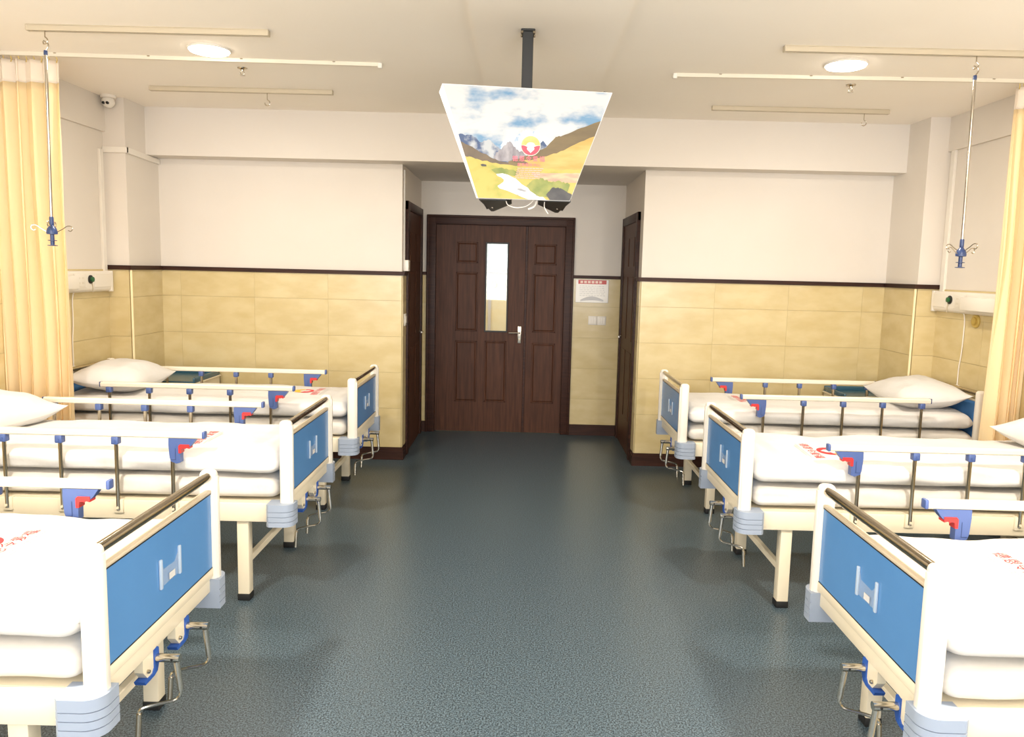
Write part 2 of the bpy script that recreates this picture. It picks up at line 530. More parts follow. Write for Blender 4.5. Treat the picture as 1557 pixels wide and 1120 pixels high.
# ------------------------------------------------------------------ beds
BX = 1.05    # aisle end of the beds
def guard_rail(bed, s):
    """one side rail on side s (local y)"""
    Y = s * .400
    bar = MB()
    prof = [(-.017, -.010), (-.017, .008), (-.011, .0155), (0, .017), (.011, .0155), (.017, .008), (.017, -.010), (.013, -.015), (-.013, -.015)]
    bar.prism([(Y + a, .806 + b) for a, b in prof], 'x', .410, 1.642)
    gr = bar.build('guard_rail', ALU, bed)
    for k, x in enumerate((.555, .815, 1.075, 1.335, 1.592)):
        top = .70 if k == 0 else .775
        pm = MB().tube([(x, Y, .440), (x, Y, top)], .0095, 10).build('baluster', STEEL, gr)
        MB().rbox(x - .022, x + .022, Y + s * .003, Y - s * .022, .425, .490, .004, 2).lathe([(.006, 0), (.006, s * .006)], (x, Y + s * .009, .452), 'y', 10).build('mount_plate', CREAM, gr)
        if k > 0:
            MB().rbox(x - .017, x + .017, Y - .018, Y + .018, .754, .792, .006, 2).lathe([(.006, s * .016), (.006, s * .021)], (x, Y, .772), 'y', 10).build('clip', BLUEP if k % 2 else BLUEP, gr)
    MB().rbox(.397, .412, Y - .0175, Y + .0175, .789, .824, .006, 2).build('end_cap', BLUEP, gr)
    MB().rbox(1.641, 1.650, Y - .0172, Y + .0172, .790, .8235, .004, 2).build('end_cap', NAVY, gr)
    g = [(.438, .790), (.565, .790), (.566, .760), (.562, .702), (.556, .682), (.530, .672), (.512, .678), (.511, .742), (.470, .750), (.455, .766)]
    MB().prism(g, 'y', Y - .016, Y + .016).build('latch_grip', BLUEP, gr, ang=50)
    t = [(.468, .7635), (.512, .7635), (.519, .756), (.519, .722), (.508, .722), (.506, .743), (.497, .746), (.488, .743), (.480, .747), (.468, .744)]
    MB().prism(t, 'y', Y - .019, Y + .019).build('trigger', RED, gr)
    for yy in (Y - .0168, Y + .0168):
        MB().prism([(.533, .745), (.5345, .745), (.5345, .6915), (.556, .6915), (.556, .690), (.533, .690)], 'y', yy - .0006, yy + .0006).build('grip_seam', NAVY, gr)
    return gr

def bumper(bed, s, x0, x1, flip):
    def outline(e):
        y0, y1, r = .338, .428 + e, .05
        xo = x0 - e
        pts = [(x1, y0), (x1, y1 - .012), (x1 - .012, y1)]
        for k in range(7):
            a = PI / 2 + k / 6 * PI / 2
            pts.append((xo + r + r * math.cos(a), y1 - r + r * math.sin(a)))
        pts.append((xo, y0))
        return [(px if not flip else 2.03 - px, s * py) for px, py in pts]
    mb = MB()
    zs = [.382, .404, .407, .428, .431, .452, .455, .488]
    es = [0, -.004]
    for k in range(len(zs) - 1):
        mb.prism(outline(0 if k % 2 == 0 else -.004), 'z', zs[k], zs[k + 1])
    return mb.build('bumper', GREYB, bed, ang=28)

def endboard(bed, flip):
    F = (lambda x: 2.03 - x) if flip else (lambda x: x)
    for s in (-1, 1):
        mb = MB()
        # post with a rounded top
        mb.rbox(F(.008), F(.066), s * .343, s * .392, .470, .878, .020, 5)
        mb.rbox(F(.004), F(.012), s * .356, s * .380, .480, .855, .004, 2)
        mb.build('post', IVORY, bed)
        bumper(bed, s, -.005, .118, flip)
    mb = MB().tube([(F(.034), -.345, .856), (F(.034), .345, .856)], .0160, 16)
    mb.build('grab_rail', STEEL, bed)
    MB().rbox(F(.019), F(.043), -.345, .345, .799, .811, .004, 2).build('top_channel', mat('channel_aluminium', (196, 182, 158), .4), bed)
    pn = MB().rbox(F(.022), F(.040), -.345, .345, .528, .800, .002, 1).build('panel', BLUE, bed)
    # dark gasket lines
    g = MB()
    g.box(F(.0205), F(.024), -.343, .343, .7955, .7995).box(F(.0205), F(.024), -.343, .343, .5285, .5325)
    g.build('gasket', BLACKM, bed)
    mb = MB().rbox(F(.030), F(.072), -.36, .36, .440, .500, .004, 2).rbox(F(.018), F(.050), -.345, .345, .497, .530, .004, 2)
    mb.build('end_rail', CREAM, bed)
    return pn

def crank(bed, y, q):
    """q = +1: far side of the right row is +y; -1: mirrored for the left row"""
    K = lambda pts: [(y + q * a, b_) for a, b_ in pts]
    br = MB().prism(K([(-.055, .445), (.030, .445), (.030, .385), (.014, .372), (-.030, .372), (-.055, .40)]), 'x', .034, .060).build('crank_bracket', CREAM, bed)
    MB().prism(K([(.008, .438), (.022, .446), (.036, .436), (.038, .392), (.026, .366), (.004, .360), (-.050, .360), (-.056, .372), (-.002, .372), (.008, .384)]), 'x', .030, .062).build('crank_cover', BLUEC, br)
    MB().lathe([(.005, 0), (.006, .003), (.006, .008)], (.026, y - q * .03, .392), 'x', 10).build('bolt', STEEL, br)
    yc = y + q * .022
    cr = MB().tube([(.045, yc, .408), (-.040, yc, .408)], .0125, 12).build('crank', CHROME, bed)
    MB().lathe([(.004, -.0012), (.004, .0012)], (-.02, yc - q * .0125, .408), 'y', 8).build('pin_hole', BLACKM, cr)
    MB().tube(sm([(-.028, yc, .400), (-.034, yc + q * .004, .34), (-.038, yc + q * .008, .272), (.040, yc - q * .010, .262), (.078, yc - q * .018, .252), (.080, yc - q * .020, .232)], 2), .0055, 8).build('crank_arm', CHROME, cr)
    MB().tube([(-.029, yc + q * .0005, .398), (-.036, yc + q * .006, .305)], .0090, 10).build('arm_sleeve', CHROME, cr)
    MB().tube([(.0798, yc - q * .0198, .238), (.083, yc - q * .025, .160)], .0085, 10).build('crank_handle', STEEL, cr)

def make_bed(left):
    bed = thing('hospital_bed', '', 'bed', group='hospital beds in two rows')
    pn = endboard(bed, False)
    endboard(bed, True)
    # card holder on the foot panel
    for yy in (-.085, .040):
        MB().rbox(.014, .022, yy - .007, yy + .007, .615, .708, .003, 2).build('holder_bar', mat('holder_white', (206, 222, 238), .15, alpha=.62), pn)
    MB().prism([(-.080, .622), (.036, .622), (.036, .700), (.022, .672), (-.055, .668), (-.078, .690)], 'x', .0175, .0205).build('holder_plate', GLASSP, pn)
    MB().box(.0160, .0176, -.048, -.012, .626, .646).build('holder_tag', WHITEPR, pn)
    for s in (-1, 1):
        mb = MB().rbox(.060, 1.970, s * .362, s * .392, .395, .485, .004, 2)
        mb.build('side_frame', CREAM, bed)
    mb = MB().box(.07, 1.96, -.362, .362, .462, .486)
    mb.build('bed_deck', CREAM, bed, smooth=False)
    for x in (.245, 1.785):
        for s in (-1, 1):
            lg = MB().rbox(x - .0275, x + .0275, s * .322, s * .376, .030, .470, .004, 2).build('leg', CREAM, bed)
            MB().rbox(x - .030, x + .030, s * .319, s * .379, 0, .034, .004, 2).build('rubber_foot', BLACK, lg)
        MB().rbox(x - .014, x + .014, -.325, .325, .165, .197, .003, 1).build('crossbar', CREAM, bed)
    for y in ((-.130, .080) if left else (-.045, -.255)):
        crank(bed, y, -1 if left else 1)
    for s in (-1, 1):
        guard_rail(bed, s)
    return bed

# soft goods -------------------------------------------------------------
def soft_box(x0, x1, hw, z0, z1, r, seed, amp=.008, dome=.012, nx=90, m=56, er=None):
    """rounded, slightly wrinkled slab lying along x"""
    er = er or r
    zc = (z0 + z1) / 2; hh = (z1 - z0) / 2
    vs = []; fs = []
    off = Vector((seed * 13.7, seed * 7.1, seed * 3.3))
    xs = []
    for i in range(nx + 1):
        t = i / nx
        # denser near the ends
        xs.append(x0 + (x1 - x0) * (t - math.sin(2 * PI * t) / (2 * PI) * .55))
    for i, x in enumerate(xs):
        e = min(x - x0, x1 - x)
        k = 0.
        if e < er:
            k = 1 - math.sqrt(max(0, 1 - (1 - e / er) ** 2))
        w_ = hw - r * .9 * k
        h_ = max(.002, hh - min(hh, er) * .98 * k)
        for j in range(m):
            a = 2 * PI * j / m
            ca, sa = math.cos(a), math.sin(a)
            # super-ellipse section
            y = w_ * math.copysign(abs(ca) ** .32, ca)
            z = h_ * math.copysign(abs(sa) ** .62, sa)
            p = Vector((x, y, zc + z))
            n1 = noise.noise(Vector((x * 3.1, y * 5, z * 9)) + off)
            n2 = noise.noise(Vector((x * 9, y * 16, z * 20)) + off)
            if z > 0:
                p.z += dome * (1 - (y / hw) ** 2) * (1 - k) + amp * n1 + amp * .35 * n2
            # creases along the sides
            if abs(ca) > .6:
                p.y += math.copysign(1, ca) * (amp * 1.1 * noise.noise(Vector((x * 4, z * 26, seed * 3.0))) + amp * .5 * n2)
            vs.append(p)
    for i in range(nx):
        for j in range(m):
            j2 = (j + 1) % m
            fs.append((i * m + j, i * m + j2, (i + 1) * m + j2, (i + 1) * m + j))
    fs.append(tuple(range(m))); fs.append(tuple(range(nx * m, (nx + 1) * m)))
    return MB().add(vs, fs)

def pillow_mesh(a, b, T, seed, n=34):
    vs = []; fs = []
    off = Vector((seed * 5.1, seed * 2.3, 0))
    def P(u, v, sgn):
        su = 1 - .07 * (1 - abs(u) ** 2) * abs(v) ** 3
        sv = 1 - .07 * (1 - abs(v) ** 2) * abs(u) ** 3
        x = a * u * sv; y = b * v * su
        t = max(0., (1 - abs(u) ** 2.6)) ** .62 * max(0., (1 - abs(v) ** 2.6)) ** .62
        wr = noise.noise(Vector((u * 2.2, v * 2.2, seed)) + off) * .012 + noise.noise(Vector((u * 6, v * 6, seed)) + off) * .004
        z = sgn * T * t * (.62 if sgn > 0 else .38) + wr * (t ** .5)
        # corners lift a little
        z += .030 * (abs(u) * abs(v)) ** 3
        return (x, y, z)
    for sgn in (1, -1):
        o = len(vs)
        for i in range(n + 1):
            for j in range(n + 1):
                vs.append(P(math.sin((i / n - .5) * PI) , math.sin((j / n - .5) * PI), sgn))
        for i in range(n):
            for j in range(n):
                q = (o + i * (n + 1) + j, o + (i + 1) * (n + 1) + j, o + (i + 1) * (n + 1) + j + 1, o + i * (n + 1) + j + 1)
                fs.append(q)
    mb = MB().add(vs, fs)
    return mb

def drape(bvh, vs, eps=.0016):
    out = []
    for v in vs:
        h = bvh.ray_cast(Vector((v[0], v[1], 2)), Vector((0, 0, -1)))
        z = h[0].z if h[0] else .72
        out.append((v[0], v[1], z + eps))
    return out

def disc_grid(cx, cy, f, n=22, m=40):
    """polar patch mapped by f(r,a)->(dx,dy)"""
    vs = []; fs = []
    for i in range(n + 1):
        for k in range(m + 1):
            p = f(i / n, k / m)
            vs.append((cx + p[0], cy + p[1], 0))
    for i in range(n):
        for k in range(m):
            fs.append((i * (m + 1) + k, (i + 1) * (m + 1) + k, (i + 1) * (m + 1) + k + 1, i * (m + 1) + k + 1))
    return vs, fs

TXT = text_mesh('\u5fb7\u6069\u4ee4\u7231\u798f', .052, 'quilt_text')
def emblem_pieces(R):
    """logo in (right, up): upper crescent, two hands; returns list of (verts, faces, material, name)"""
    out = []
    # orange upper part of the ring (thick crescent)
    def fo(i, k):
        a = math.radians(4 + 172 * k)
        r0 = R * (.35 + .12 * math.cos(a) ** 2)
        r = r0 + (R - r0) * i
        return (r * math.cos(a), r * math.sin(a))
    v, f = disc_grid(0, 0, fo, 6, 40)
    out.append((v, f, ORANGE, 'emblem_crescent'))
    def fh(i, k):
        # the two cupped hands: lower part of the circle with a dipped upper edge
        a = math.radians(-4 - 172 * k)
        bx, by = R * math.cos(a), R * math.sin(a)
        ty = R * (.02 - .26 * max(0., math.cos(bx / R * PI / 2)) ** 3)
        return (bx, by + (max(ty, by) - by) * i)
    v, f = disc_grid(0, 0, fh, 8, 40)
    out.append((v, f, REDPR, 'emblem_hands'))
    def fheart(i, k):
        t = 2 * PI * k
        x = 16 * math.sin(t) ** 3 / 17; y = (13 * math.cos(t) - 5 * math.cos(2 * t) - 2 * math.cos(3 * t) - math.cos(4 * t)) / 17
        return (x * i * R * .42, (y * i * .40 - .40) * R)
    v, f = disc_grid(0, 0, fheart, 5, 36)
    out.append((v, f, WHITEPR, 'emblem_heart'))
    return out

BEDS = [('L', 2.242, 'nearest'), ('L', 3.855, 'middle'), ('L', 5.240, 'farthest'), ('R', 2.252, 'nearest'), ('R', 3.920, 'middle'), ('R', 5.360, 'farthest')]
protos = {}
for bi, (side, yc, which) in enumerate(BEDS):
    left = side == 'L'
    row = 'left' if left else 'right'
    loc = (-BX if left else BX, yc, 0)
    rz = PI if left else 0
    skip = None
    if side not in protos:
        bed = protos[side] = make_bed(left)
    else:
        if side == 'R' and which == 'middle':
            skip = lambda ch: ch.name.startswith('guard_rail') and any(c.name.startswith('baluster') and (c.data.vertices[0].co.y > 0) for c in ch.children)
        bed = copy_tree(protos[side], None, skip)
    bed.location = loc; bed.rotation_euler = (0, 0, rz)
    extra = {('L', 'nearest'): 'cut off by the left edge of the picture', ('L', 'middle'): 'between the nearest and farthest left beds',
             ('L', 'farthest'): 'along the tiled far wall', ('R', 'nearest'): 'cut off by the right edge of the picture',
             ('R', 'middle'): 'between the nearest and farthest right beds', ('R', 'farthest'): 'along the tiled far wall'}[(side, which)]
    bed['label'] = 'cream hospital bed with blue footboard, %s in the %s row' % (which, row)
    bed['group'] = 'hospital beds in two rows'
    seed = bi + 1
    M4 = Matrix.Translation(loc) @ Matrix.Rotation(rz, 4, 'Z')
    # mattress
    mt = soft_box(.078, 1.985, .368, .487, .598, .045, seed + 20, amp=.010, dome=0, er=.05).build('mattress', SHEET2, None, ang=60)
    mt.matrix_world = M4
    tag(mt, 'white covered mattress on the %s bed of the %s row' % (which, row), 'mattress', 'mattresses on the beds')
    # quilt
    qb = soft_box(.074, 2.000 - .01 * (bi % 3), .374, .606, .712, .052, seed, amp=.014, dome=.016, er=.06)
    qo = qb.build('quilt', SHEET, None, ang=60)
    qo.matrix_world = M4
    tag(qo, 'puffy white quilt with red printed logo on the %s bed of the %s row' % (which, row), 'quilt', 'white quilts on the beds')
    bvh = BVHTree.FromPolygons([Vector(v) for v in qb.v], qb.f)
    # logo: text line across the bed, logo above it (towards the head)
    sh = {('L', 'farthest'): -.145, ('L', 'middle'): .02, ('R', 'middle'): -.07}.get((side, which), 0)
    ex, tx = .600 + sh, .498 + sh
    dy = {('R', 'middle'): -.13, ('L', 'middle'): .11}.get((side, which), 0)
    for v, f, m_, nm in emblem_pieces(.070):
        vs = [(ex + p[1], dy - p[0], 0) for p in v]      # up -> +x (head), right -> -y
        MB().add(drape(bvh, vs, .0022 if nm == 'emblem_heart' else .0016), f).build(nm, m_, qo)
    v, f = TXT
    vs = [(tx + p[1], dy - p[0], 0) for p in v]
    MB().add(drape(bvh, vs, .002), f).build('quilt_lettering', REDPR, qo, smooth=False)
    random.seed(9)
    for ln, (xo, half) in enumerate(((tx - .040, .118), (tx - .054, .085))):
        mb = MB(); y = -half
        while y < half:
            wd = random.uniform(.006, .014)
            q = [(xo, y + dy, 0), (xo + .006, y + dy, 0), (xo + .006, y + wd + dy, 0), (xo, y + wd + dy, 0)]
            mb.add(drape(bvh, q, .002), [(0, 1, 2, 3)])
            y += wd + .005
        mb.build('small_print', GREYPR, qo, smooth=False)
    # pillow
    if which != 'nearest':
        r2 = (side, which) == ('R', 'middle')
        pm = pillow_mesh(.215 if r2 else .235, .305 if r2 else .335, .198, seed)
        po = pm.build('pillow', SHEET, None, ang=70)
        px = {'L': 1.715, 'R': 1.750}[side] + (.065 if r2 else 0)
        po.matrix_world = M4 @ Matrix.Translation((px, .0, .788)) @ Matrix.Rotation(-.10, 4, 'Y') @ Matrix.Rotation(.06 * (-1) ** bi, 4, 'Z')
        tag(po, 'plump white pillow on the %s bed of the %s row' % (which, row), 'pillow', 'white pillows on the beds')

# ------------------------------------------------------------------ bedside cabinets in the far corners
def cabinet(s):
    x0, x1 = (2.45, 2.935) if s < 0 else (2.485, 2.935)
    c = thing('bedside_cabinet', 'bedside cabinet with dark blue tray top in the far %s corner' % ('left' if s < 0 else 'right'), 'cabinet',
              (s * (x0 + x1) / 2, 5.93 if s < 0 else 6.010, 0), 0, 'bedside cabinets')
    hw, hd = (x1 - x0) / 2 - .008, (.245 if s < 0 else .205)
    zt_ = .690 if s < 0 else .672
    mb = MB()
    for sx in (-1, 1):
        mb.rbox(sx * hw, sx * (hw - .02), -hd + .01, hd, .04, zt_, .003, 1)
    mb.rbox(-hw, hw, hd - .015, hd, .04, zt_, .003, 1).rbox(-hw, hw, -hd + .01, hd, .04, .06, .003, 1).rbox(-hw, hw, -hd + .02, hd, .50, .515, .003, 1)
    mb.build('body', CREAM, c)
    MB().rbox(-hw + .02, hw - .02, -hd + .012, -hd + .03, .06, .50, .003, 1).build('door', CREAM, c)
    MB().rbox(-.03, .03, -hd, -hd + .014, .40, .412, .004, 2).build('handle', CABB, c)
    MB().box(-hw + .021, hw - .021, -hd + .03, hd - .016, .516, .66).build('niche_shade_block', CABD, c, smooth=False)  # solid dark block standing in for the shade inside the open shelf
    mb = MB().rbox(-hw - .008, hw + .008, -hd - .005, hd + .005, zt_ - .012, zt_, .004, 1)
    mb.build('top_edge', CREAM, c)
    mb = MB().rbox(-hw, hw, -hd + .004, hd, zt_, zt_ + .012, .004, 1)
    for sx in (-1, 1):
        mb.rbox(sx * hw, sx * (hw - .018), -hd + .004, hd, zt_ + .004, zt_ + .040, .008, 2)
    mb.rbox(-hw, hw, hd - .018, hd, zt_ + .004, zt_ + .045, .008, 2)
    mb.build('tray_top', CABB, c)
    for sx in (-1, 1):
        for sy in (-1, 1):
            MB().lathe([(.018, 0), (.022, .01), (.022, .03), (.010, .045)], (sx * (hw - .04), sy * (hd - .04), 0), 'z', 12).build('caster', BLACK, c)
cabinet(-1); cabinet(1)

# ------------------------------------------------------------------ curtains, rails
CUR = bpy.data.materials.new('curtain_cloth'); CUR.use_nodes = True
nt = CUR.node_tree; b = nt.nodes['Principled BSDF']
b.inputs['Base Color'].default_value = lin((255, 245, 208)) + (1,)
b.inputs['Roughness'].default_value = .85
tl = nt.nodes.new('ShaderNodeBsdfTranslucent'); tl.inputs[0].default_value = lin((255, 228, 162)) + (1,)
mx = nt.nodes.new('ShaderNodeMixShader'); mx.inputs[0].default_value = .5
out = nt.nodes['Material Output']
nt.links.new(b.outputs[0], mx.inputs[1]); nt.links.new(tl.outputs[0], mx.inputs[2]); nt.links.new(mx.outputs[0], out.inputs[0])
CURH = CUR.copy(); CURH.name = 'curtain_header_net'
CURH.node_tree.nodes['Principled BSDF'].inputs['Base Color'].default_value = lin((255, 250, 240)) + (1,)
CURH.node_tree.nodes['Translucent BSDF'].inputs[0].default_value = lin((255, 242, 222)) + (1,)

def curtain(s, xin, y0, zbot, seed):
    c = thing('privacy_curtain', 'gathered yellow privacy curtain against the %s wall' % ('left' if s < 0 else 'right'), 'curtain', (s * (xin + XW) / 2, y0, 0), 0, 'privacy curtains')
    x0, x1 = xin, 3.095
    off = c.location.copy()
    nfold = 4.6 if s < 0 else 3.4
    def sheet(za, zb, nz, name, m_):
        vs = []; fs = []
        nu = 150
        for i in range(nz + 1):
            z = za + (zb - za) * i / nz
            tz = (z - zbot) / (2.74 - zbot)
            for k in range(nu + 1):
                t = k / nu
                ph = 2 * PI * nfold * t + 2.6 * noise.noise(Vector((t * 4, z * .5, seed)))
                ampl = (.048 - .022 * tz) * (1 + .35 * noise.noise(Vector((t * 5, seed, z * .6))))
                x = x0 + (x1 - x0) * t + (.018 * math.sin(2 * ph) * (1 - .4 * tz)) * (1 if 0 < k < nu else 0)
                x += (1 - tz) * .012 * (1 - t) * math.sin(z * 2 + seed)
                y = ampl * math.sin(ph) + .012 * (1 - tz) * math.sin(3 * ph + 1)
                vs.append((s * x - off.x, y, z))
        for i in range(nz):
            for k in range(nu):
                a = i * (nu + 1) + k
                fs.append((a, a + 1, a + nu + 2, a + nu + 1))
        o = MB().add(vs, fs).build(name, m_, c, ang=80)
        md = o.modifiers.new('thickness', 'SOLIDIFY'); md.thickness = .0015
        return o
    sheet(zbot, 2.612, 40, 'cloth', CUR)
    sheet(2.612, 2.738, 5, 'header', CURH)
    for k in range(9):
        t = k / 8
        x = s * (x0 + .01 + (x1 - x0 - .02) * t) - off.x
        MB().tube(sm([(x, .0, 2.725), (x + .004, .004, 2.742), (x, .0, 2.757)], 1), .0028, 6).build('glider', BRASS, c)
    return c
curtain(-1, 2.722, 4.575, .18, 1.7)
curtain(1, 2.885, 4.66, .18, 4.4)

def ceiling_rail(s, xa, xb, ya, yb, label):
    o = thing('curtain_rail', label, 'rail', (s * xa, ya, H), 0, 'curtain rails on the ceiling')
    dy = yb - ya
    n = 1
    mb = MB()
    d = Vector((s * (xb - xa), dy, 0)); Ln = d.length; d.normalize(); nn = Vector((-d.y, d.x, 0))
    pr = [(-.011, -.020), (.011, -.020), (.011, 0), (-.011, 0)]
    vs = [tuple(nn * a + Vector((0, 0, b_))) for a, b_ in pr] + [tuple(d * Ln + nn * a + Vector((0, 0, b_))) for a, b_ in pr]
    mb.add(vs, [(0, 1, 2, 3), (4, 7, 6, 5), (0, 4, 5, 1), (1, 5, 6, 2), (2, 6, 7, 3), (3, 7, 4, 0)])
    mb.build('rail', ALU, o, smooth=False)
    MB().rbox(-.012, .012, -.014, .014, -.030, -.001, .003, 1).build('end_stop', WHITEP, o)
    for k in range(4):
        p = d * (Ln * (.12 + .24 * k))
        MB().rbox(p.x - .008, p.x + .008, p.y - .016, p.y + .016, -.006, 0, .002, 1).build('fixing', STEEL, o)
    return o
ceiling_rail(-1, .863, 3.08, 4.616, 4.553, 'thin white curtain rail on the ceiling over the left beds')
ceiling_rail(1, .871, 3.08, 4.690, 4.640, 'thin white curtain rail on the ceiling over the right beds')

def iv_track(s, xa, xb, y, label):
    o = thing('infusion_track', label, 'track', (s * (xa + xb) / 2, y, H), 0, 'infusion tracks on the ceiling')
    h = (xb - xa) / 2
    mb = MB()
    mb.rbox(-h, h, -.017, .017, -.006, 0, .001, 1).rbox(-h, h, -.017, -.014, -.030, -.003, .001, 1).rbox(-h, h, .014, .017, -.030, -.003, .001, 1)
    mb.rbox(-h, h, -.017, -.005, -.0305, -.028, .001, 1).rbox(-h, h, .005, .017, -.0305, -.028, .001, 1)
    mb.build('channel', IVTRACK, o)
    for e in (-1, 1):
        MB().rbox(e * (h - .002), e * (h + .006), -.018, .018, -.031, -.001, .002, 1).build('end_cap', IVTRACK, o)
    return o
iv_track(-1, 1.325, 2.545, 4.035, 'ceiling infusion track over the left beds, nearer the camera')
iv_track(-1, 1.325, 2.555, 5.34, 'ceiling infusion track over the left beds, nearer the beam')
iv_track(1, 1.320, 2.550, 4.093, 'ceiling infusion track over the right beds, nearer the camera')
iv_track(1, 1.306, 2.538, 5.54, 'ceiling infusion track over the right beds, nearer the beam')

def hook(x, y, label):
    o = thing('track_hook', label, 'hook', (x, y, H - .030), 0, 'empty hooks on the ceiling tracks')
    MB().tube([(0, 0, .012), (0, 0, -.045)], .0028, 8).build('stem', STEEL, o)
    MB().tube(sm([(0, 0, -.043), (.016, 0, -.052), (.018, 0, -.072), (0, 0, -.084), (-.016, 0, -.074), (-.015, 0, -.062)], 2), .0030, 8).build('hook_loop', STEEL, o)
    return o
hook(-1.765, 5.34, 'empty steel hook on the left far ceiling track')
hook(2.372, 5.54, 'empty steel hook on the right far ceiling track')

def iv_rod(x, y, lean, label):
    o = thing('infusion_stand', label, 'infusion rod', (x, y, H - .030), 0, 'hanging infusion rods')
    MB().tube([(0, 0, .012), (0, 0, -.030)], .003, 8).build('stem', STEEL, o)
    MB().tube(sm([(0, 0, -.028), (.014, 0, -.040), (.010, 0, -.056), (-.010, .003, -.066), (-.014, .004, -.050)], 2), .0032, 8).build('upper_hook', STEEL, o)
    MB().tube(sm([(-.010, .002, -.046), (.014, 0, -.058), (.016, 0, -.075), (0, 0, -.098)], 2), .0032, 8).build('lower_hook', STEEL, o)
    rz = lambda z: lean * (z + .1)
    MB().lathe([(.0085, -.118), (.0095, -.115), (.0095, -.098), (.0085, -.095)], (0, 0, 0), 'z', 14).build('cap', NAVY, o)
    MB().tube([(0, 0, -.116), (rz(-.60), 0, -.60), (rz(-.93), 0, -.930)], .0075, 12).build('rod', mat('rod_chrome', (188, 180, 166), .12, metal=1.), o)
    MB().tube([(rz(-.60), 0, -.60), (rz(-.945), 0, -.945)], .0055, 10).build('inner_rod', STEEL, o)
    xb = rz(-.95)
    MB().lathe([(.009, -.975), (.0105, -.970), (.0105, -.935), (.009, -.930)], (xb, 0, 0), 'z', 14).build('sleeve', NAVY, o)
    MB().lathe([(.010, -1.075), (.010, -1.022), (.026, -1.020), (.027, -1.010), (.022, -.990), (.012, -.978), (.009, -.974)], (xb, 0, 0), 'z', 18).build('hub', NAVY, o)
    MB().lathe([(.006, -1.082), (.024, -1.080), (.024, -1.077), (.005, -1.075), (.005, -1.056), (.022, -1.054), (.022, -1.051), (.006, -1.050)], (xb, 0, 0), 'z', 16).build('release_flange', NAVY, o)
    for k in range(4):
        a = .35 + k * PI / 2
        ca, sa = math.cos(a), math.sin(a)
        pts = [(.020, -1.010), (.050, -.992), (.070, -.975), (.090, -.975), (.096, -.990), (.086, -1.004), (.074, -.998)]
        MB().tube(sm([(xb + r * ca, r * sa, z + (.02 if k % 2 else 0)) for r, z in pts], 2), .0024, 7).build('bag_hook', STEEL, o)
    return o
iv_rod(-2.462, 4.035, .012, 'chrome infusion rod with blue hub hanging before the left curtain')
iv_rod(2.308, 4.093, -.012, 'chrome infusion rod with blue hub hanging before the right wall')

# ------------------------------------------------------------------ lamps, sprinklers, camera
LAMPM = mat('lamp_diffuser', (255, 248, 235), .5, emit=((255, 244, 226), 14.))
def lamp(x, y, label, watts=19):
    o = thing('ceiling_lamp', label, 'lamp', (x, y, H), 0, 'round ceiling lamps')
    MB().lathe([(.116, 0), (.116, -.008), (.112, -.011), (.108, -.011), (.108, 0)], (0, 0, 0), 'z', 36).build('rim', WHITEP, o)
    MB().lathe([(.107, -.006), (.103, -.018), (.070, -.027), (.03, -.030), (.004, -.0305)], (0, 0, 0), 'z', 36).build('diffuser', LAMPM, o)
    Ld = bpy.data.lights.new('lamp_light', 'AREA'); Ld.shape = 'DISK'; Ld.size = .19; Ld.energy = watts; Ld.color = (1, .92, .80)
    lo = bpy.data.objects.new('lamp_light', Ld); COL.objects.link(lo); lo.parent = o; lo.location = (0, 0, -.034)
    return o
lamp(-1.772, 4.397, 'round glowing ceiling lamp over the left beds')
lamp(1.762, 4.399, 'round glowing ceiling lamp over the right beds')
lamp(-1.772, 1.55, 'unseen round ceiling lamp added for fill over the nearest left bed', 62)  # out-of-view pair, added as fill for the near beds and the ceiling
lamp(1.762, 1.55, 'unseen round ceiling lamp added for fill over the nearest right bed', 62)

def sprinkler(x, y, label):
    o = thing('sprinkler', label, 'sprinkler', (x, y, H), 0, 'fire sprinklers')
    MB().lathe([(.030, 0), (.028, -.006), (.010, -.012), (.008, -.020)], (0, 0, 0), 'z', 20).build('escutcheon', STEEL, o)
    mb = MB()
    for s in (-1, 1):
        mb.tube(sm([(s * .007, 0, -.018), (s * .013, 0, -.030), (s * .003, 0, -.044)], 1), .002, 6)
    mb.build('yoke', STEEL, o)
    MB().lathe([(.016, -.046), (.017, -.044), (.003, -.042)], (0, 0, 0), 'z', 16).build('deflector', STEEL, o)
sprinkler(-1.735, 4.80, 'small ceiling sprinkler beside the left lamp')
sprinkler(1.985, 4.86, 'small ceiling sprinkler beyond the right lamp')

o = thing('security_camera', 'white dome security camera at the top of the left column', 'camera', (-3.02, YC - .07, H), 0)
MB().lathe([(.052, 0), (.052, -.018), (.045, -.022), (.040, -.022)], (0, 0, 0), 'z', 24).build('base', WHITEP, o)
mb = MB()
prof = [(.002 + .042 * math.sin(PI * k / 14), -.045 - .042 * math.cos(PI * k / 14) * -1 - .0) for k in range(15)]
mb.lathe([(max(.001, .044 * math.sin(PI * k / 14)), -.045 + .044 * math.cos(PI * k / 14)) for k in range(15)], (0, 0, 0), 'z', 24)
mb.build('ball', WHITEP, o)
for dx in (-.014, .014):
    MB().lathe([(.010, -.046), (.010, -.034)], (dx, 0, -.060), 'y', 14).build('lens', BLACKM, o)

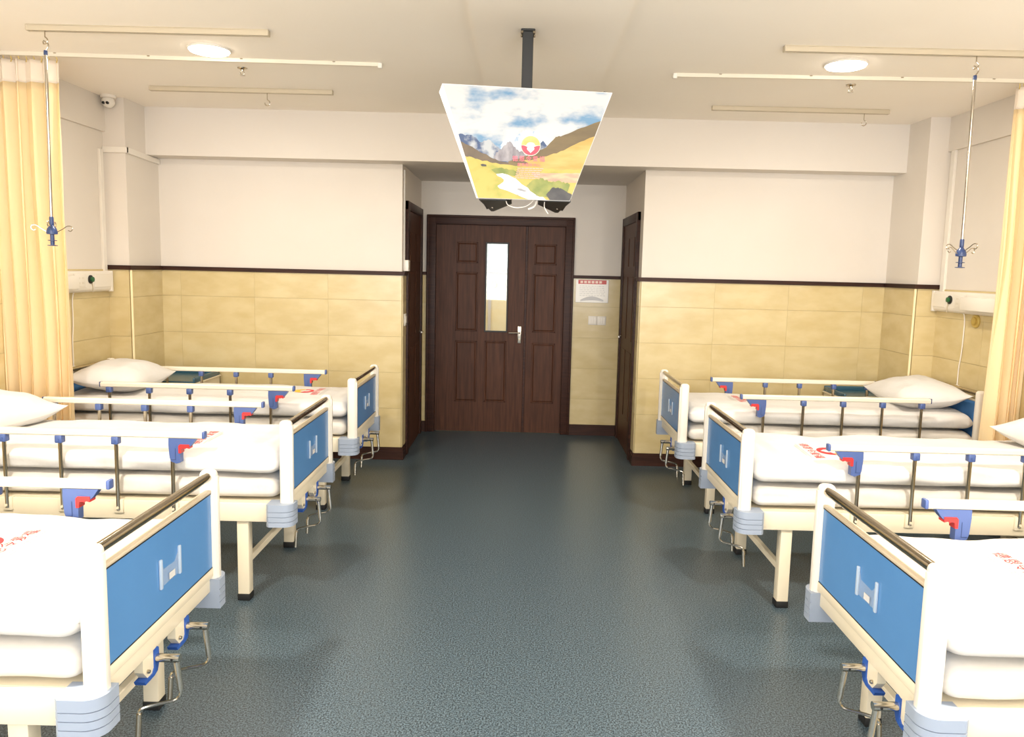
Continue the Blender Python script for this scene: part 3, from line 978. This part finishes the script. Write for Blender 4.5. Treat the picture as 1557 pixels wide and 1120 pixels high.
# cable trunking
mb = MB().rbox(-3.125 + .02, -XC + .022, YC - .022, YC, 2.382, 2.424, .002, 1)
mb.add([(-XC, YC, 2.424), (-XC + .022, YC - .022, 2.424), (-XC + .022, 6.225, 2.402), (-XC, 6.225, 2.402), (-XC, YC, 2.382), (-XC + .022, YC - .022, 2.382), (-XC + .022, 6.225, 2.366), (-XC, 6.225, 2.366)],
       [(0, 1, 2, 3), (4, 7, 6, 5), (0, 4, 5, 1), (1, 5, 6, 2), (2, 6, 7, 3), (3, 7, 4, 0)])
tag(mb.build('cable_trunking', WHITEP, smooth=False), 'white horizontal cable trunking wrapped round the left column', 'trunking')
tag(MB().rbox(-XW, -XW + .020, 5.655, 5.700, 1.512, 2.40, .002, 1).build('cable_trunking', WHITEP, smooth=False), 'white vertical cable trunking beside the left column', 'trunking')
tag(MB().rbox(XW - .020, XW, 5.645, 5.695, 1.498, 2.53, .002, 1).build('cable_trunking', WHITEP, smooth=False), 'white vertical cable trunking beside the right column', 'trunking')

# ------------------------------------------------------------------ bedhead units on the side walls
def bedhead(s, yend, ygas, yring, label):
    X = s * (XW - .0097)
    o = thing('bedhead_unit', label, 'bedhead unit', (X, yend, 1.40), 0, 'bedhead units on the side walls')
    d = -s
    ylen = 1.06
    prof = [(0, -.030), (d * .030, -.030), (d * .046, -.016), (d * .050, 0), (d * .050, .105), (d * .044, .116), (0, .118)]
    MB().prism([(a, b_) for a, b_ in prof], 'y', -ylen, 0).build('trunk', WHITEP, o, ang=50)
    MB().rbox(0, d * .053, -.022, .004, -.032, .120, .004, 2).build('end_cap', WHITEP, o)
    x = d * .0502
    # panels with fine gaps between them
    for (ya, yb_) in ((-.025, -(yend - ygas) + .055), (-(yend - ygas) - .050, -(yend - ygas) - .20), (-(yend - ygas) - .205, -(yend - ygas) - .55)):
        MB().rbox(x, x + d * .004, ya, yb_, .003, .102, .0015, 1).build('cover_panel', WHITEP, o)
    yg = ygas - yend
    MB().lathe([(.030, 0), (.030, d * .006), (.024, d * .010)], (x, yg, .060), 'x', 22).build('gas_outlet', BLACKM, o)
    MB().lathe([(.018, d * .008), (.018, d * .022), (.012, d * .024)], (x, yg, .060), 'x', 20).build('outlet_button', GREEN, o)
    MB().tube(sm([(x + d * .004, yg + .015, .035), (x + d * .008, yg + .018, .0), (x + d * .004, yg + .02, -.03)], 1), .003, 6).build('outlet_tag', IVTRACK, o)
    sk = MB().rbox(x + d * .003, x + d * .008, yg - .18, yg - .075, .012, .095, .003, 2).build('socket_plate', WHITEP, o)
    mb = MB()
    for yy in (yg - .150, yg - .105):
        for zz in (.036, .070):
            mb.box(x + d * .0078, x + d * .0086, yy - .009, yy - .006, zz - .006, zz + .006).box(x + d * .0078, x + d * .0086, yy + .006, yy + .009, zz - .006, zz + .006)
    mb.build('socket_slot', IVTRACK, sk, smooth=False)
    # reading lamp box farther along
    MB().rbox(d * .02, d * .115, yring - yend + .02 - .40, yring - yend + .02, -.002, .088, .006, 2).build('lamp_box', WHITEP, o)
    return o
bedhead(-1, 5.690, 5.395, 5.13, 'white bedhead service unit on the left wall')
bedhead(1, 5.715, 5.470, 5.215, 'white bedhead service unit on the right wall')
for s, y, nm in ((-1, 5.150, 'left'), (1, 5.215, 'right')):
    o = thing('wall_rosette', 'small round brass rosette below the %s bedhead unit' % nm, 'rosette', (s * (XW - .0095), y, 1.325), 0, 'brass rosettes')
    d = -s
    MB().lathe([(.046, 0), (.046, d * .008), (.040, d * .014), (.030, d * .014)], (0, 0, 0), 'x', 26).build('plate', BRASS, o)
    MB().lathe([(.028, d * .010), (.026, d * .024), (.016, d * .030)], (0, 0, 0), 'x', 22).build('knob', BRASS, o)
for s, ya, yb_, nm in ((-1, 5.235, 5.22, 'left'), (1, 5.335, 5.36, 'right')):
    x = s * (XW - .062); x2 = s * (XW - .018)
    o = thing('call_cord', 'thin white call cord hanging from the %s bedhead unit' % nm, 'cord', (x, ya, 1.40), 0, 'call cords')
    y2 = yb_ - ya
    MB().tube(sm([(0, 0, 0), (x2 - x, .002, -.04), (x2 - x, .004, -.24), (x2 - x, y2 * .6 - .004, -.34), (x2 - x, y2, -.40), (x2 - x, y2, -.54)], 2), .0042, 7).build('cable', WHITEP, o)
    MB().rbox(x2 - x - .016, x2 - x + .012, y2 - .022, y2 + .022, -.600, -.535, .010, 3).build('push_button', WHITEP, o)

# ------------------------------------------------------------------ wall fittings in the recess
o = thing('notice_board', 'white wall notice with red header right of the double door', 'notice', (.667, D2 - .0095, 1.413), 0)
MB().rbox(-.158, .158, -.010, 0, -.112, .108, .003, 1).build('board', mat('notice_white', (246, 240, 228), .25), o)
MB().box(-.135, .135, -.0112, -.009, .066, .104).build('header', mat('notice_red', (200, 62, 44), .35), o, smooth=False)
mb = MB()
random.seed(3)
for r in range(6):
    x = -.12
    while x < .11:
        wd = random.uniform(.010, .034)
        mb.box(x, min(.125, x + wd), -.0108, -.009, .044 - r * .018, .048 - r * .018)
        x += wd + .007
mb.build('printed_lines', GREYPR, o, smooth=False)
mb = MB()
n = 16
pts = []
for k in range(n + 1):
    t = k / n
    pts.append((-.11 + .22 * t, -.085 + .035 * math.sin(PI * t)))
for k in range(n, -1, -1):
    t = k / n
    pts.append((-.11 + .22 * t, -.098 + .012 * math.sin(PI * t)))
mb.prism(pts, 'y', -.020, -.0105)
mb.build('paper_holder', WHITEPR, o)
mb = MB()
x = -.115
while x < .1:
    mb.box(x, x + .026, -.0122, -.011, .074, .096)
    x += .036
mb.build('header_lettering', mat('notice_pale', (246, 214, 196), .4), o, smooth=False)

def switch(x, y, z, nx, ny, ngang, label, wdt=.086, hgt=.086):
    o = thing('light_switch', label, 'switch', (x, y, z), 0, 'white wall switches')
    if ny:
        for k in range(ngang):
            x0 = -wdt * ngang / 2 + k * wdt
            pl = MB().rbox(x0 + .001, x0 + wdt - .001, 0, ny * .009, -hgt / 2, hgt / 2, .003, 2).build('plate', WHITEP, o)
            for j in range(3):
                MB().rbox(x0 + .010 + j * .0225, x0 + .031 + j * .0225, ny * .008, ny * .0115, -.032, .032, .002, 1).build('rocker', mat('rocker_plastic', (232, 224, 210), .35), pl)
    else:
        pl = MB().rbox(0, nx * .010, -wdt / 2, wdt / 2, -hgt / 2, hgt / 2, .003, 2).build('plate', WHITEP, o)
        MB().rbox(nx * .009, nx * .014, -.030, .030, -.030, .030, .002, 1).build('rocker', WHITEP, pl)
    return o
switch(.725, D2 - .0095, 1.130, 0, -1, 2, 'pair of white switches below the wall notice')
switch(XL + .0095, 6.335, 1.165, 1, 0, 1, 'white switch on the tiles beside the left side door', .07, .10)
o = thing('wall_box', 'small white wall box at the dado rail beside the left side door', 'wall box', (XL, 6.335, 1.61), 0)
MB().rbox(0, .045, -.045, .045, -.044, .046, .005, 2).build('case', WHITEP, o)
MB().rbox(.044, .047, -.03, .03, -.03, .03, .002, 1).build('front_plate', IVTRACK, o)
tag(MB().rbox(XL, XL + .012, 6.300, 6.322, 1.565, 2.38, .002, 1).build('cable_trunking', WHITEP, smooth=False), 'thin white cable trunking running up beside the left side door', 'trunking')

# ------------------------------------------------------------------ hanging screens and picture board
YP = 3.40
pole = thing('ceiling_mount', 'black square pole hanging from the ceiling behind the picture board', 'mount', (-.004, 3.855, H), 0)
MB().rbox(-.0265, .0265, -.0265, .0265, -.80, -.025, .003, 1).build('pole', BLACKM, pole)
MB().rbox(-.034, .034, -.034, .034, -.038, -.025, .003, 1).build('flange', BLACKM, pole)
mb = MB()
for dx, dy in ((-.029, -.029), (.029, -.029), (.029, .029), (-.029, .029)):
    mb.lathe([(.007, -.047), (.007, -.037)], (dx, dy, 0), 'z', 8)
mb.build('bolts', STEEL, pole)
MB().rbox(-.17, .17, -.03, .03, -.60, -.54, .004, 1).rbox(-.14, .14, -.03, .03, -.78, -.73, .004, 1).build('bracket', BLACKM, pole)

def tv(s, label):
    A = Vector((s * .360, 2.368)); B = Vector((s * .200, 1.912))
    d = (B - A).normalized()
    n = Vector((-d.y, d.x))
    if n.x * s > 0: n = -n                 # towards the inside
    o = thing('television', label, 'television', (0, YP + .03, 0), 0, 'hanging televisions')
    poly = [A, B, B + n * .035, B - d * .30 + n * .060, A + n * .030]
    MB().prism([(p.x, p.y) for p in poly], 'y', .0, .66).build('case', BLACKM, o, ang=20)
    sc = [A + d * .02 - n * .001, B - d * .03 - n * .001, B - d * .03 + n * .002, A + d * .02 + n * .002]
    MB().prism([(p.x, p.y) for p in sc], 'y', .02, .64).build('screen', mat('tv_screen', (12, 13, 15), .08), o, smooth=False)
    MB().prism([(s * .203, .002), (s * .176, .66), (s * .162, .66), (s * .060, .17), (s * .062, .03), (s * .085, .002)], 'z', 1.902, 1.935).build('base_housing', BLACKM, o, ang=20)
    MB().lathe([(.006, -.003), (.006, 0)], (s * .160, .40, 1.902), 'z', 10).build('screw', STEEL, o)
    return o
tv(-1, 'black television edge behind the picture board, facing the left beds')
tv(1, 'black television edge behind the picture board, facing the right beds')

TL, TR, BR, BL = (-.369, 2.388), (.366, 2.366), (.197, 1.903), (-.206, 1.906)
bd = thing('picture_board', 'trapezoid picture board with mountain landscape hanging from the ceiling', 'board', (0, YP, 2.1), 0)
def lp(p): return (p[0], p[1] - 2.1)
SKY = mat('print_sky', (86, 122, 151), .35, rgb2=(180, 178, 175), scale=5.5, detail=6, lo=.36, hi=.52, stretch=(1, 1, 2.0))
MB().prism([lp(p) for p in (TL, TR, BR, BL)], 'y', 0, .012).build('panel', WHITEPR, bd, smooth=False)
MB().prism([lp(p) for p in ((-.382, 2.352), (-.369, 2.388), (-.206, 1.906), (-.212, 1.906))], 'y', .004, .030).build('side_strip', WHITEPR, bd, smooth=False)
def uv(u, v):
    """board fraction: u 0..1 left to right, v 0 top .. 1 bottom"""
    a = Vector(TL).lerp(Vector(TR), u); b_ = Vector(BL).lerp(Vector(BR), u)
    p = a.lerp(b_, v)
    return (p.x, p.y - 2.1)
layer = [0]
def pr(name, poly, m_, sub=0):
    layer[0] += 1
    y = -.0004 * layer[0]
    pts = [uv(*p) for p in poly]
    o = MB().prism(pts, 'y', y, .0005).build(name, m_, bd, smooth=False)
    return o
e = .004
pr('sky_print', [(e, e), (1 - e, e), (1 - e, 1 - e), (e, 1 - e)], SKY)
random.seed(12)
def ridge(pts, rough, n=6):
    q = []
    for i in range(len(pts) - 1):
        for k in range(n):
            t = k / n
            q.append((pts[i][0] + (pts[i + 1][0] - pts[i][0]) * t, pts[i][1] + (pts[i + 1][1] - pts[i][1]) * t + random.uniform(-rough, rough) * (0 if k == 0 else 1)))
    q.append(pts[-1])
    return q
MTB = mat('print_mountain_blue', (47, 66, 100), .4, rgb2=(153, 156, 158), scale=16, detail=8, lo=.46, hi=.60)
MTG = mat('print_mountain_grey', (101, 95, 101), .4, rgb2=(142, 138, 140), scale=30, detail=6, stretch=(1, 1, .5))
SNOW = mat('print_snow', (182, 186, 191), .4, rgb2=(92, 126, 159), scale=22, detail=6, lo=.52, hi=.66)
HILL = mat('print_hill', (88, 72, 41), .4, rgb2=(105, 87, 50), scale=9, detail=6, stretch=(.6, 1, 2))
HILLB = mat('print_hill_brown', (76, 63, 48), .4, rgb2=(96, 79, 55), scale=14, detail=6)
GOLD = mat('print_gold_grass', (162, 132, 58), .4, rgb2=(174, 152, 87), scale=10, detail=5, stretch=(.6, 1, 2.4))
MEAD = mat('print_meadow', (168, 149, 67), .4, rgb2=(137, 139, 51), scale=13, detail=6, lo=.48, hi=.68, stretch=(1, 1, 1.8))
STREAM = mat('print_stream', (208, 206, 204), .4, rgb2=(126, 126, 129), scale=34, detail=5, lo=.55, hi=.72, stretch=(.7, 1, 1.6))
BUSH = mat('print_bush', (131, 132, 58), .4, rgb2=(96, 109, 36), scale=18, detail=6)
ROCK = mat('print_rock', (58, 54, 51), .4, rgb2=(37, 34, 33), scale=24, detail=6)
PINKF = mat('print_pink_field', (175, 153, 119), .4, rgb2=(153, 122, 104), scale=34, detail=4, stretch=(.5, 1, 2))
pr('snow_print', ridge([(.30, .52), (.36, .46), (.44, .42), (.50, .37), (.57, .39), (.63, .42), (.70, .46)], .012) + [(.70, .60), (.30, .60)], SNOW)
pr('blue_mountain_print', ridge([(e, .44), (.10, .44), (.16, .50), (.22, .47), (.30, .55), (.36, .55)], .010) + [(.36, .70), (e, .70)], MTB)
pr('blue_mountain_print', [(.52, .57), (.58, .53), (.63, .46), (.66, .50), (.69, .52), (.66, .60), (.52, .62)], MTB)
pr('grey_mountain_print', ridge([(.24, .62), (.32, .54), (.38, .48), (.44, .55), (.52, .60)], .014) + [(.52, .66), (.24, .66)], MTG)
pr('left_hill_print', ridge([(e, .50), (.10, .56), (.20, .62), (.28, .66)], .006) + [(.60, .70), (.60, .78), (e, .78)], HILLB)
pr('right_hill_print', ridge([(.36, .66), (.52, .60), (.66, .52), (.72, .42), (.76, .41), (.88, .33), (1 - e, .26)], .005) + [(1 - e, .78), (.36, .78)], HILL)
pr('golden_slope_print', ridge([(.46, .66), (.60, .62), (.75, .57), (.90, .46), (1 - e, .40)], .008) + [(1 - e, .80), (.40, .80)], GOLD)
pr('meadow_print', ridge([(e, .63), (.10, .65), (.22, .68), (.42, .70), (.60, .70), (.80, .72), (1 - e, .70)], .008) + [(1 - e, 1 - e), (e, 1 - e)], MEAD)
pr('pink_field_print', ridge([(.56, .755), (.75, .75), (1 - e, .74)], .006) + [(1 - e, .83), (.80, .835), (.60, .80)], PINKF)
pr('bush_print', ridge([(.20, .74), (.28, .72), (.40, .735), (.46, .75)], .006) + [(.42, .79), (.24, .775)], BUSH)
pr('stream_print', [(.24, .778), (.30, .770), (.35, .782), (.385, .80), (.42, .815), (.45, .84), (.475, .862), (.52, .885), (.57, .905), (.62, .935), (.68, .955), (.74, 1 - e), (.55, 1 - e), (.47, .975), (.40, .95), (.33, .925), (.25, .905), (.235, .885), (.27, .865), (.30, .845), (.305, .825), (.28, .805), (.25, .795)], STREAM)
pr('bush_print', ridge([(.52, .87), (.58, .82), (.66, .80), (.74, .83), (.84, .82), (.94, .85)], .010) + [(.94, .95), (.78, .97), (.66, .97), (.56, .92)], BUSH)
pr('rock_print', ridge([(.73, .95), (.78, .88), (.86, .885), (1 - e, .94)], .006) + [(1 - e, 1 - e), (.78, 1 - e)], ROCK)
pr('rock_print', [(.115, .70), (.135, .692), (.165, .698), (.165, .712), (.125, .714)], ROCK)
pr('rock_print', [(.40, .66), (.42, .635), (.47, .64), (.53, .67), (.50, .68)], HILLB)
# logo and lettering on the board
ecx, ecz = .0195, 2.1345 - 2.1
layer[0] += 1; yy = -.0004 * layer[0] - .0004
R_ = .0405
MB().lathe([(R_ * 1.06, yy), (R_ * 1.06, yy + .001)], (ecx, 0, ecz), 'y', 40).build('logo_disc', mat('logo_pale', (212, 203, 189), .5), bd, smooth=False)
for v, f, m_, nm in emblem_pieces(R_):
    mm = {'emblem_crescent': mat('logo_gold', (202, 159, 89), .5, rgb2=(206, 172, 111), scale=30), 'emblem_hands': mat('logo_pink', (203, 63, 79), .5)}.get(nm, WHITEPR)
    MB().add([(ecx + p[0], yy - (.0012 if nm == 'emblem_heart' else .0006), ecz + p[1]) for p in v], f).build(nm, mm, bd)
v, f = text_mesh('\u5fb7\u6069\u4ee4\u7231\u798f', .0255, 'board_text', 1.3)
MB().add([(.012 + p[0], yy - .0006, 2.077 - 2.1 + p[1]) for p in v], f).build('board_lettering', PINKPR, bd, smooth=False)
v, f = text_mesh('\u533b\u517b\u670d\u52a1\u4e2d\u5fc3', .0160, 'board_text_small', 1.12)
MB().add([(.014 + p[0], yy - .0006, 2.0515 - 2.1 + p[1]) for p in v], f).build('board_lettering', PINKPR, bd, smooth=False)
mb = MB()
for r in range(6):
    z = 2.036 - 2.1 - r * .0082
    a, b_ = -.036 - .002 * r, .062 - .004 * r
    x = a
    while x < b_:
        wd = random.uniform(.008, .02)
        mb.add([(x, yy - .0006, z), (x + wd, yy - .0006, z), (x + wd, yy - .0006, z + .0034), (x, yy - .0006, z + .0034)], [(0, 1, 2, 3)])
        x += wd + .002
mb.build('board_small_print', mat('print_pale_pink', (244, 160, 150), .6), bd, smooth=False)
# loose cables below the board
for k, pts in enumerate(([(-.085, 3.47, 1.915), (-.080, 3.46, 1.885), (-.04, 3.46, 1.872), (.01, 3.46, 1.880), (.045, 3.47, 1.915)],
                         [(.055, 3.47, 1.915), (.045, 3.46, 1.880), (.015, 3.455, 1.868)],
                         [(.090, 3.47, 1.915), (.085, 3.46, 1.880), (.105, 3.455, 1.850)])):
    lab = ('pale cable looping below the picture board between the televisions', 'short pale cable end below the middle of the picture board',
           'thin pale cable dangling below the right end of the picture board')[k]
    tag(MB().tube(sm(pts, 2), .0022 if k != 1 else .004, 7).build('loose_cable', WHITEP), lab, 'cable', 'loose cables')
